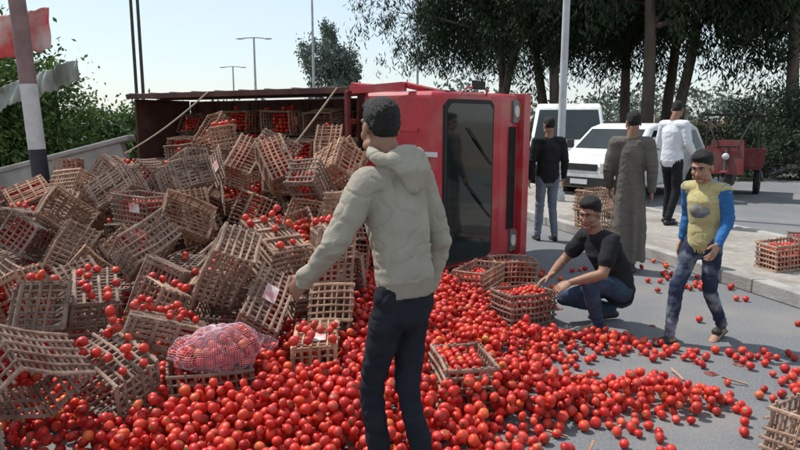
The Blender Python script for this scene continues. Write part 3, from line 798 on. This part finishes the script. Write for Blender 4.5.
person('boy_in_sweater',(2.25,4.66,0),math.radians(125),base(hd=(.01,.10,1.585),nk=(0,.04,1.465),chs=(0,.03,1.30),shL=(-.16,.02,1.395),shR=(.16,.03,1.395),
   elL=(-.205,.0,1.14),wrL=(-.21,.15,.94),elR=(.205,-.06,1.14),wrR=(.22,-.02,.90),pel=(0,0,.945),
   knL=(-.09,.0,.49),anL=(-.09,-.25,.135),knR=(.09,.22,.53),anR=(.10,.27,.09),ftR=(.1,1,0),ftL=(-.1,1,0)),
   dict(top=m_yel,sl=m_blu,bot=m_bj,shoe=m_shoe,skin=skB,prt=m_prt,yel=m_blu,**com),sc=.83,wf=.88,lo=.004,head=(.15,-.32,.0),voxel=.007,hs=1.10,sandal=True,tilt=(.35,0),
   chest=[((0,.098,1.23),(.105,.060,.10),'prt'),((0,-.05,1.25),(.15,.095,.22),'yel')],fvoxel=.004,hair='full')
m_rb=cloth('taupe_robe',(.115,.10,.085),(.14,.122,.105))
person('man_in_robe',(2.50,6.95,0),math.radians(-25),base(elL=(-.225,-.01,1.14),wrL=(-.22,.10,.91),elR=(.225,-.04,1.14),wrR=(.23,.02,.89),anL=(-.07,.1,.09),anR=(.08,-.12,.09),shL=(-.165,0,1.41),shR=(.165,0,1.41)),
   dict(top=m_rb,sl=m_rb,shoe=m_shoe,skin=skA,**com),lo=.012,kind='robe',head=(.5,-.2,0),voxel=.009,fvoxel=.0055,wf=.9)
m_ws=cloth('white_shirt',(.66,.67,.70),(.58,.59,.62)); m_bt=cloth('black_trousers',(.02,.02,.022))
person('man_in_white_shirt',(3.98,9.4,.132),math.radians(-62),base(hd=(0,.05,1.62),elL=(-.23,.0,1.15),wrL=(-.20,.17,.98),elR=(.23,.02,1.15),wrR=(.20,.2,1.0),knL=(-.1,.1,.5),anL=(-.1,.08,.09),anR=(.1,-.12,.09)),
   dict(top=m_ws,sl=m_ws,bot=m_bt,shoe=m_shoe,skin=skA,**com),sc=1.03,lo=.008,head=(.4,-.35,0),voxel=.010,fvoxel=.0055,folds=.8)
m_lj=cloth('light_jeans',(.13,.15,.19),(.18,.2,.24))
person('man_in_dark_shirt',(2.02,8.75,0),math.radians(5),base(anL=(-.11,.02,.09),anR=(.12,-.04,.09)),
   dict(top=m_tee,sl=m_tee,bot=m_lj,shoe=m_shoe,skin=skA,**com),sc=.97,lo=.006,head=(.2,-.2,0),voxel=.010,fvoxel=.0055,folds=1.0)
print('PEOPLE',time.time()-t1)

# ------------------------------------------------------------------ vehicles
def vehicle(name,loc,phi,prof,W,belt,taper,wheels,wr,ws,paint,sidewin,rearwin,zlow):
    P=empty(name,Matrix.Translation(loc)@Matrix.Rotation(phi,4,'Z'))
    hw=lambda x,z,o=0: W/2-max(0,z-belt)*taper-(.04 if abs(x)>abs(prof[0][0])-.25 else 0)+o
    b=MB(); b.prism(prof,0,0,0,hw=lambda x,z:hw(x,z)); b.obj('body',paint,P,bevel=.07,seg=3)
    b=MB()
    for sgn in(-1,1):
        for (x0,x1,x2,x3,z0,z1) in sidewin:
            pts=[(x0,z0),(x1,z0),(x2,z1),(x3,z1)]
            vs=[V((x,sgn*(W/2-max(0,z-belt)*taper+o),z)) for o in(-.02,.004) for x,z in pts]
            b.add((vs,[(0,1,2,3),(7,6,5,4),(0,4,5,1),(1,5,6,2),(2,6,7,3),(3,7,4,0)]))
    def quad(p,q,inset,o,ih=.06):
        p=V((p[0],0,p[1]));q=V((q[0],0,q[1])); t=(q-p).normalized(); n=V((t.z,0,-t.x)); 
        if n.x*(p.x)<0: n=-n
        a=p+t*ih;c=q-t*ih; vs=[]
        for oo in(-.03,o):
            for pt in(a,c):
                y=W/2-max(0,pt.z-belt)*taper-inset
                vs+= [pt+n*oo+V((0,-y,0)),pt+n*oo+V((0,y,0))]
        b.add((vs,[(0,1,3,2),(4,6,7,5),(0,4,5,1),(2,3,7,6),(0,2,6,4),(1,5,7,3)]))
    quad(ws[0],ws[1],.10,.006); quad(rearwin[0],rearwin[1],.14,.006)
    b.obj('windows',m_glass,P)
    xf=max(x for x,z in prof); xr=min(x for x,z in prof); b=MB()
    b.box((xf-.02,0,zlow+.12),(.12,W-.1,.20),0); b.box((xr+.02,0,zlow+.12),(.12,W-.1,.2),0)
    b.box((xf-.01,0,zlow+.42),(.05,W*.45,.13),0)
    for sgn in(-1,1):
        b.box((xf-.03,sgn*(W/2-.24),zlow+.43),(.08,.28,.16),1); b.box((xr+.02,sgn*(W/2-.12),zlow+.6),(.07,.12,.3),2)
        b.box((ws[0][0]-.15,sgn*(W/2+.08),ws[0][1]+.12),(.08,.14,.18),0)
        for x in(ws[0][0]-.2,ws[0][0]-1.1): b.box((x,sgn*(W/2+.001),(zlow+belt)/2+.15),(.012,.006,belt-zlow-.1),0)
        b.box((ws[0][0]-1.0,sgn*(W/2+.012),belt-.12),(.14,.02,.03),0)
    b.box((xf+.045,0,zlow+.13),(.01,.4,.1),1)
    b.obj('bumpers_lights_mirrors',[m_rub,m_lamp,mat('tail_light',(.4,.02,.02),rough=.2)],P,bevel=.01)
    b=MB()
    for x in wheels:
        for y in(-1,1): wheel(b,(x,y*(W/2-.10),wr),wr,.2,(0,1,0)); 
    for x in wheels:
        for y in(-1,1): b.cyl((x,y*(W/2-.25),wr+.02),(x,y*(W/2+.003),wr+.02),wr*1.12,wr*1.12,22,2)
    b.obj('wheels',[m_rub,m_stl,m_rub],P); return P
vehicle('white_minibus',(4.55,17.6,0),math.radians(-104),[(-2.3,.38),(-2.35,1.0),(-2.28,1.95),(-2.1,2.06),(1.3,2.06),(1.6,1.95),(2.2,1.15),(2.38,1.0),(2.42,.40)],1.8,1.15,.14,(-1.5,1.55),.33,((2.2,1.15),(1.6,1.95)),m_wpaint,
   [(-2.1,-1.0,-1.0,-2.05,1.2,1.8),(-.9,.2,.2,-.9,1.2,1.8),(.32,1.75,1.35,.32,1.2,1.8)],((-2.35,1.05),(-2.28,1.92)),.38)
vehicle('white_car',(5.15,14.2,0),math.radians(-140),[(-1.9,.30),(-1.97,.85),(-1.75,1.05),(-1.45,1.5),(-1.2,1.58),(.3,1.58),(.62,1.50),(1.2,1.02),(1.85,.88),(1.97,.65),(1.97,.30)],1.66,.98,.22,(-1.2,1.25),.30,((1.2,1.02),(.62,1.5)),m_wpaint,
   [(-1.5,-.75,-.75,-1.3,1.04,1.44),(-.68,.05,.05,-.68,1.04,1.44),(.13,.95,.52,.13,1.04,1.44)],((-1.75,1.05),(-1.45,1.5)),.30)
m_dr=mat('red_cargo_paint',(.20,.024,.024),(.14,.02,.02),rough=.6,c3=(.14,.08,.06),c3scale=4)
tri=empty('cargo_tricycle',Matrix.Translation((7.2,14.0,0))@Matrix.Rotation(math.radians(238),4,'Z'))
b=MB()
b.box((-.75,0,.62),(1.5,1.15,.05),0)
for y in(-.57,.57):
    b.box((-.75,y,.82),(1.5,.03,.35),0)
    for x in(-1.45,-1.0,-.5,-.03): b.box((x,y*1.03,.82),(.04,.03,.4),0)
for x in(-1.5,0): b.box((x,0,.82),(.03,1.17,.35),0)
b.box((-.6,0,.48),(1.9,.3,.1),2); b.box((.5,0,.45),(.6,.28,.3),2)
b.add(ell((.62,0,.86),(.25,.14,.13)),0); b.add(ell((.25,0,.85),(.3,.16,.06)),1)
b.tube([(1.25,0,.3),(1.02,0,.75),(.9,0,1.1)],[.035,.035,.03],2); b.tube([(.78,-.36,1.12),(.92,-.15,1.12),(.92,.15,1.12),(.78,.36,1.12)],[.016]*4,1,ref=(0,0,1))
b.add(ell((1.06,0,.92),(.05,.07,.07)),3); b.box((1.27,0,.62),(.4,.14,.02),0)
b.add(([(1.0,-.34,.55),(1.0,.34,.55),(.86,.30,1.25),(.86,-.30,1.25),(.97,-.34,.55),(.97,.34,.55),(.83,.30,1.25),(.83,-.30,1.25)],[(0,1,2,3),(7,6,5,4),(0,4,5,1),(1,5,6,2),(2,6,7,3),(3,7,4,0)]),0)
wheel(b,(1.3,0,.29),.29,.1,(0,1,0),1,4)
for y in(-.5,.5): wheel(b,(-.9,y,.29),.29,.13,(0,1,0),1,4)
b.tube([(-.02,-.5,1.0),(-.02,-.5,1.75),(-.02,.5,1.75),(-.02,.5,1.0)],[.02]*4,2,ref=(0,1,0)); b.box((.35,0,1.77),(.9,1.1,.04),1)
for y in(-.45,.45): b.tube([(.75,y,1.76),(.95,y*.4,1.1)],[.015]*2,2)
b.obj('tricycle_frame',[m_dr,m_rub,m_chs,m_lamp,m_stl],tri,bevel=.008)

# ------------------------------------------------------------------ poles
def pole(name,x,y,H,r0,r1,mats,segs=None,lean=(0,0)):
    P=empty(name,Matrix.Translation((x,y,0)))
    b=MB(); L_=V((lean[0],lean[1],1))
    if segs:
        for z0,z1,mi in segs: b.add(tube([L_*z0,L_*z1],[r0+(r1-r0)*z0/H,r0+(r1-r0)*z1/H],n=20,dome=False),mi)
    else:
        b.add(tube([L_*0,L_*H],[r0,r1],n=20,dome=False),0)
    b.cyl((0,0,0),(0,0,.18),r0*1.6,r0*1.4,16,0)
    b.obj('shaft',mats,P,smooth=False,bevel=0); return P
m_gp=mat('painted_grey_pole',(.50,.51,.53),(.42,.43,.44),scale=4,rough=.5,c3=(.3,.22,.15),c3scale=3,c3amt=.4)
P=pole('street_lamp',3.02,12.1,9,.075,.05,m_gp)
P.location.z=.13
b=MB(); b.tube([(0,0,8.9),(.5,0,9.3),(1.6,0,9.45)],[.05,.04,.035],0); b.add(ell((1.9,0,9.44),(.35,.13,.07)),0); b.box((0,-.08,.9),(.12,.04,.3),0); b.obj('arm',m_gp,P)
m_pink=mat('pole_faded_red',(.27,.17,.16),(.20,.13,.12),rough=.8,bump=.2); m_pw=mat('pole_white_band',(.62,.60,.58),(.5,.48,.46),rough=.8,bump=.2); m_pb=mat('pole_dark_band',(.03,.032,.04),(.05,.05,.06),rough=.8,bump=.2)
sp=pole('striped_utility_pole',-4.62,8.3,8,.105,.088,[m_pb,m_pw,m_pink],[(0,1.28,0),(1.28,2.1,1),(2.1,8,2)],(-.045,0))
for i,(x,y,H) in enumerate(((-11.7,29,13),(-11.25,28.6,13))): 
    P=pole('utility_pole',x,y,H,.075,.055,m_chs)
    b=MB(); b.box((0,0,H-.6),(1.8,.1,.1),0); [b.cyl((q,0,H-.55),(q,0,H-.3),.04,.03,8,0) for q in(-.8,0,.8)]; b.obj('crossarm',m_chs,P)
for x,y,H in((-9.5,43,6.9),(-14.5,57,6.2),(-5.8,44,13),(1.2,45,10.5)):
    P=pole('street_light',x,y,H,.10,.06,m_gp); b=MB(); b.tube([(-.8,0,H),(0,0,H+.05),(.8,0,H)],[.04]*3,0,ref=(0,0,1)); b.add(ell((-.9,0,H-.02),(.3,.12,.06)),0); b.add(ell((.9,0,H-.02),(.3,.12,.06)),0); b.obj('lamp_heads',m_gp,P)

# ------------------------------------------------------------------ vegetation
m_bark=mat('bark',(.08,.06,.045),(.13,.10,.08),scale=4,rough=.95,bump=.8,bscale=12,stretch=(1,1,.25))
m_leafD=attr_mat('foliage_dark',[(0,(.014,.026,.013)),(.5,(.032,.050,.025)),(1,(.062,.080,.042))],rough=.65,trans=.18,spec=.25)
m_leafG=attr_mat('foliage_green',[(0,(.025,.055,.012)),(.5,(.065,.12,.025)),(1,(.13,.18,.045))],rough=.6,trans=.3)
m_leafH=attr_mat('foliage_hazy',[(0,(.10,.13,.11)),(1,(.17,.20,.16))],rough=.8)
def leaves(name,C,L_,W_,droop,matl,tint,parent=None):
    C=np.asarray(C); n=len(C); d=rng.normal(size=(n,3)); d/=np.linalg.norm(d,axis=1)[:,None]; d[:,2]-=droop; d/=np.linalg.norm(d,axis=1)[:,None]
    s=np.cross(d,rng.normal(size=(n,3))); s/=np.linalg.norm(s,axis=1)[:,None]+1e-9
    l=(L_*rng.uniform(.6,1.3,n))[:,None]; w_=(W_*rng.uniform(.6,1.3,n))[:,None]
    vt=np.stack([C-d*l*.5,C+s*w_*.5,C+d*l*.5,C-s*w_*.5],1).reshape(-1,3)
    me=np_mesh(name,vt,np.arange(4*n),np.full(n,4),matl,{'tint':('FACE',np.clip(tint,0,1))},smooth=False)
    ob=bpy.data.objects.new(name,me); COL.objects.link(ob)
    if parent: ob.parent=parent
    return ob
def gen_tree(seed,H,r0,first,spread,nleaf,droop,clump,leafL,leafW,lowhang):
    r=random.Random(seed); b=MB(); tips=[]
    def branch(p,d,L_,rad,dep):
        n=5; pts=[p];rd=[rad]
        for i in range(n):
            d=(d+V((r.gauss(0,.10),r.gauss(0,.10),r.gauss(.02,.06)))).normalized(); p=p+d*L_/n; pts.append(p); rd.append(rad*(1-.55*(i+1)/n))
            if dep>=1 and i>=1: tips.append((p.copy(),dep))
        b.tube(pts,rd,0,8 if dep<2 else 5)
        if dep<3:
            for k in range(3 if dep else 4):
                a=r.uniform(0,6.28); e=r.uniform(.35,.95)
                nd=(d*math.cos(e)+V((math.cos(a),math.sin(a),r.uniform(-.2,.4)))*math.sin(e)*spread).normalized()
                q=pts[r.randint(2,n)]; branch(q,nd,L_*r.uniform(.5,.72),rd[-1]*r.uniform(.6,.9),dep+1)
    p=V((0,0,0)); d=V((r.gauss(0,.05),r.gauss(0,.05),1)).normalized(); pts=[p];rd=[r0*1.25]; n=9
    for i in range(n):
        d=(d+V((r.gauss(0,.05),r.gauss(0,.05),.03))).normalized(); p=p+d*H*.75/n; pts.append(p); rd.append(r0*(1-.7*(i+1)/n))
    b.tube(pts,rd,0,14)
    for i in range(2,n+1):
        if pts[i].z<first: continue
        for k in range(2):
            a=r.uniform(0,6.28); nd=V((math.cos(a),math.sin(a),r.uniform(.0,.9))).normalized()
            branch(pts[i],nd,H*r.uniform(.16,.28),rd[i]*.55,1)
    branch(pts[-1],d,H*.25,rd[-1],1)
    tp=np.array([t[0][:] for t in tips]); pick=rng.integers(0,len(tp),nleaf//40)
    cc=tp[pick]+rng.normal(size=(len(pick),3))*clump*.6; cc[:,2]-=rng.random(len(pick))**2*lowhang
    C=np.repeat(cc,40,axis=0)+rng.normal(size=(len(cc)*40,3))*np.array([clump*.5,clump*.5,clump*.7])
    tint=np.repeat(rng.uniform(.1,.8,len(cc)),40)+rng.normal(size=len(C))*.12
    k=C[:,2]>.3; C=C[k]; tint=tint[k]
    return b,C,tint
variants=[]
for s in range(3):
    b,C,tint=gen_tree(20+s,15,.27,4.0,1.0,34000,.9,.42,.26,.05,2.6)
    bm_=b.obj('trunk',m_bark,link=False,smooth=True); lo=leaves('leaves',C,.30,.065,1.2,m_leafD,tint); lm=lo.data; bpy.data.objects.remove(lo); variants.append((bm_,lm))
def place(name,x,y,v,rot,s=1,sz=None):
    P=empty(name,Matrix.Translation((x,y,-.02))@Matrix.Rotation(rot,4,'Z')@Matrix.Diagonal((s,s,sz or s,1)))
    for n_,m_ in(('trunk',v[0]),('foliage',v[1])):
        o=bpy.data.objects.new(n_,m_); COL.objects.link(o); o.parent=P
for i,(x,y,s) in enumerate(((4.6,31,.9),(7.0,29,1.0),(9.9,26,1.05),(11.6,27.5,1.0),(15.2,25,1.0),(18.5,26.5,1.1),(13.5,33,1.1),(22,30,1.1),(8.2,35,1.1),(5.6,34,1.0),(10.8,31,1.0))):
    place('eucalyptus_tree',x,y,variants[i%3],i*1.9+.4,s)
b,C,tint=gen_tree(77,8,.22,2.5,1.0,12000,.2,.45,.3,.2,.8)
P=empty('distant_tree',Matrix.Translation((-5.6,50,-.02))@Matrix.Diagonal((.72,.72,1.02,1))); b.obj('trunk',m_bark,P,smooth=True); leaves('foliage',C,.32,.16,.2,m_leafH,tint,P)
def bush(name,x,y,r,n,matl,seed,leaf=(.13,.06)):
    rs=np.random.default_rng(seed); k=max(12,n//260); cc=rs.normal(size=(k,3)); cc/=np.linalg.norm(cc,axis=1)[:,None]; cc*=rs.uniform(.35,1,k)[:,None]**.6; cc[:,2]=np.abs(cc[:,2])*1.0
    C=np.repeat(cc*np.array(r),n//k,axis=0)+rs.normal(size=(k*(n//k),3))*np.array(r)*.11; C[:,2]=np.maximum(C[:,2],.02)
    tint=np.repeat(rs.uniform(.1,.9,k),n//k)+rs.normal(size=len(C))*.12
    P=empty(name,Matrix.Translation((x,y,0))); b=MB(); r2=random.Random(seed)
    for i in range(7):
        q=cc[i]*np.array(r)*.85; b.tube([(0,0,0),(q[0]*.4,q[1]*.4,q[2]*.6),tuple(q)],[.07,.04,.015],0,6)
    b.obj('stems',m_bark,P); leaves('foliage',C,leaf[0],leaf[1],.3,matl,tint,P)
bush('garden_bush',-7.9,12.8,(2.3,1.8,2.9),26000,m_leafG,1); bush('garden_bush',-9.6,13.6,(2.4,1.8,3.9),22000,m_leafG,2); bush('garden_bush',-6.6,14.6,(1.5,1.2,2.0),12000,m_leafG,3)
bush('roadside_shrub',10.6,18.5,(2.2,1.2,1.5),9000,m_leafD,4); bush('roadside_shrub',14.5,19,(2.6,1.6,2.2),11000,m_leafD,5); bush('roadside_shrub',12.5,22,(3.0,1.6,2.8),13000,m_leafD,6); bush('roadside_shrub',4.2,27,(3.4,1.6,2.6),13000,m_leafD,7)
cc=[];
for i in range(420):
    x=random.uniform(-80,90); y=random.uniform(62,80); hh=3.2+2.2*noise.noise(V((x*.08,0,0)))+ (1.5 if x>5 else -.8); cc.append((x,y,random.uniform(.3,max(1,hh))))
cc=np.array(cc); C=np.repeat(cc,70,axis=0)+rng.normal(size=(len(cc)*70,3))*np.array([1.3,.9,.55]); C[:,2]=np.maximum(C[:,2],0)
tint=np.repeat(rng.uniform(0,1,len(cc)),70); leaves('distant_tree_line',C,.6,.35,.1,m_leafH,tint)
m_wall=mat('tan_wall',(.42,.36,.28),(.36,.30,.23),scale=2,rough=.95,bump=.3,c3=(.25,.2,.15),c3scale=.8)
b=MB(); b.box((13,38,.8),(30,.25,1.6),0); [b.box((x,37.85,.9),(.4,.35,1.8),0) for x in range(-1,29,4)]; b.obj('boundary_wall',m_wall,bevel=.02)
b=MB(); R=Matrix.Rotation(math.radians(-14),3,'Y'); b.box((-5.2,9.9,.55),(2.2,.18,1.1),0,R=R); b.box((-5.2,9.9,1.12),(2.25,.26,.08),0,R=R); b.obj('concrete_barrier',m_kerb,bevel=.02)
def sheet(name,p0,ux,vx,nx,nv,amp,matl,seed,jagk=.16):
    vs=[];fs=[]; p0=V(p0);ux=V(ux);vx=V(vx); n=ux.cross(vx).normalized()
    for i in range(nx+1):
        for j in range(nv+1):
            jag=jagk*noise.noise(V((i*.35,seed,j*.02)))*(1 if j==0 else .4)
            p=p0+ux*(i/nx)+vx*(j/nv); vs.append(p+n*amp*(noise.noise(V((p.x*2.5,p.z*1.2,seed)))+.6*noise.noise(V((p.x*7,p.z*3,seed)))+.3*noise.noise(V((p.x*18,p.z*5,seed))))+V((0,0,-.12*math.sin(math.pi*i/nx)+jag)))
    for i in range(nx):
        for j in range(nv): a=i*(nv+1)+j; fs.append((a,a+1,a+nv+2,a+nv+1))
    b=MB(); b.add((vs,fs)); o=b.obj(name,matl,smooth=True,fix=False); s=o.modifiers.new('s','SOLIDIFY'); s.thickness=.004; return o
m_ban=mat('red_banner_cloth',(.60,.06,.06),(.60,.14,.12),scale=3,rough=.8,c3=(.65,.55,.5),c3scale=2.2,c3amt=.8)
sheet('red_banner',(-6.4,8.5,2.55),(1.9,0,.0),(0,0,.52),60,20,.10,m_ban,1,.05)
m_tarp=mat('pale_tarp',(.36,.37,.34),(.24,.26,.22),scale=9,rough=.9,c3=(.12,.14,.10),c3scale=5,c3amt=.8,stretch=(1,1,.3))
sheet('pale_tarp',(-9.0,11.0,1.35),(3.6,0,.95),(0,0,.36),110,22,.18,m_tarp,4,.10)
print('TOTAL',time.time()-T0)
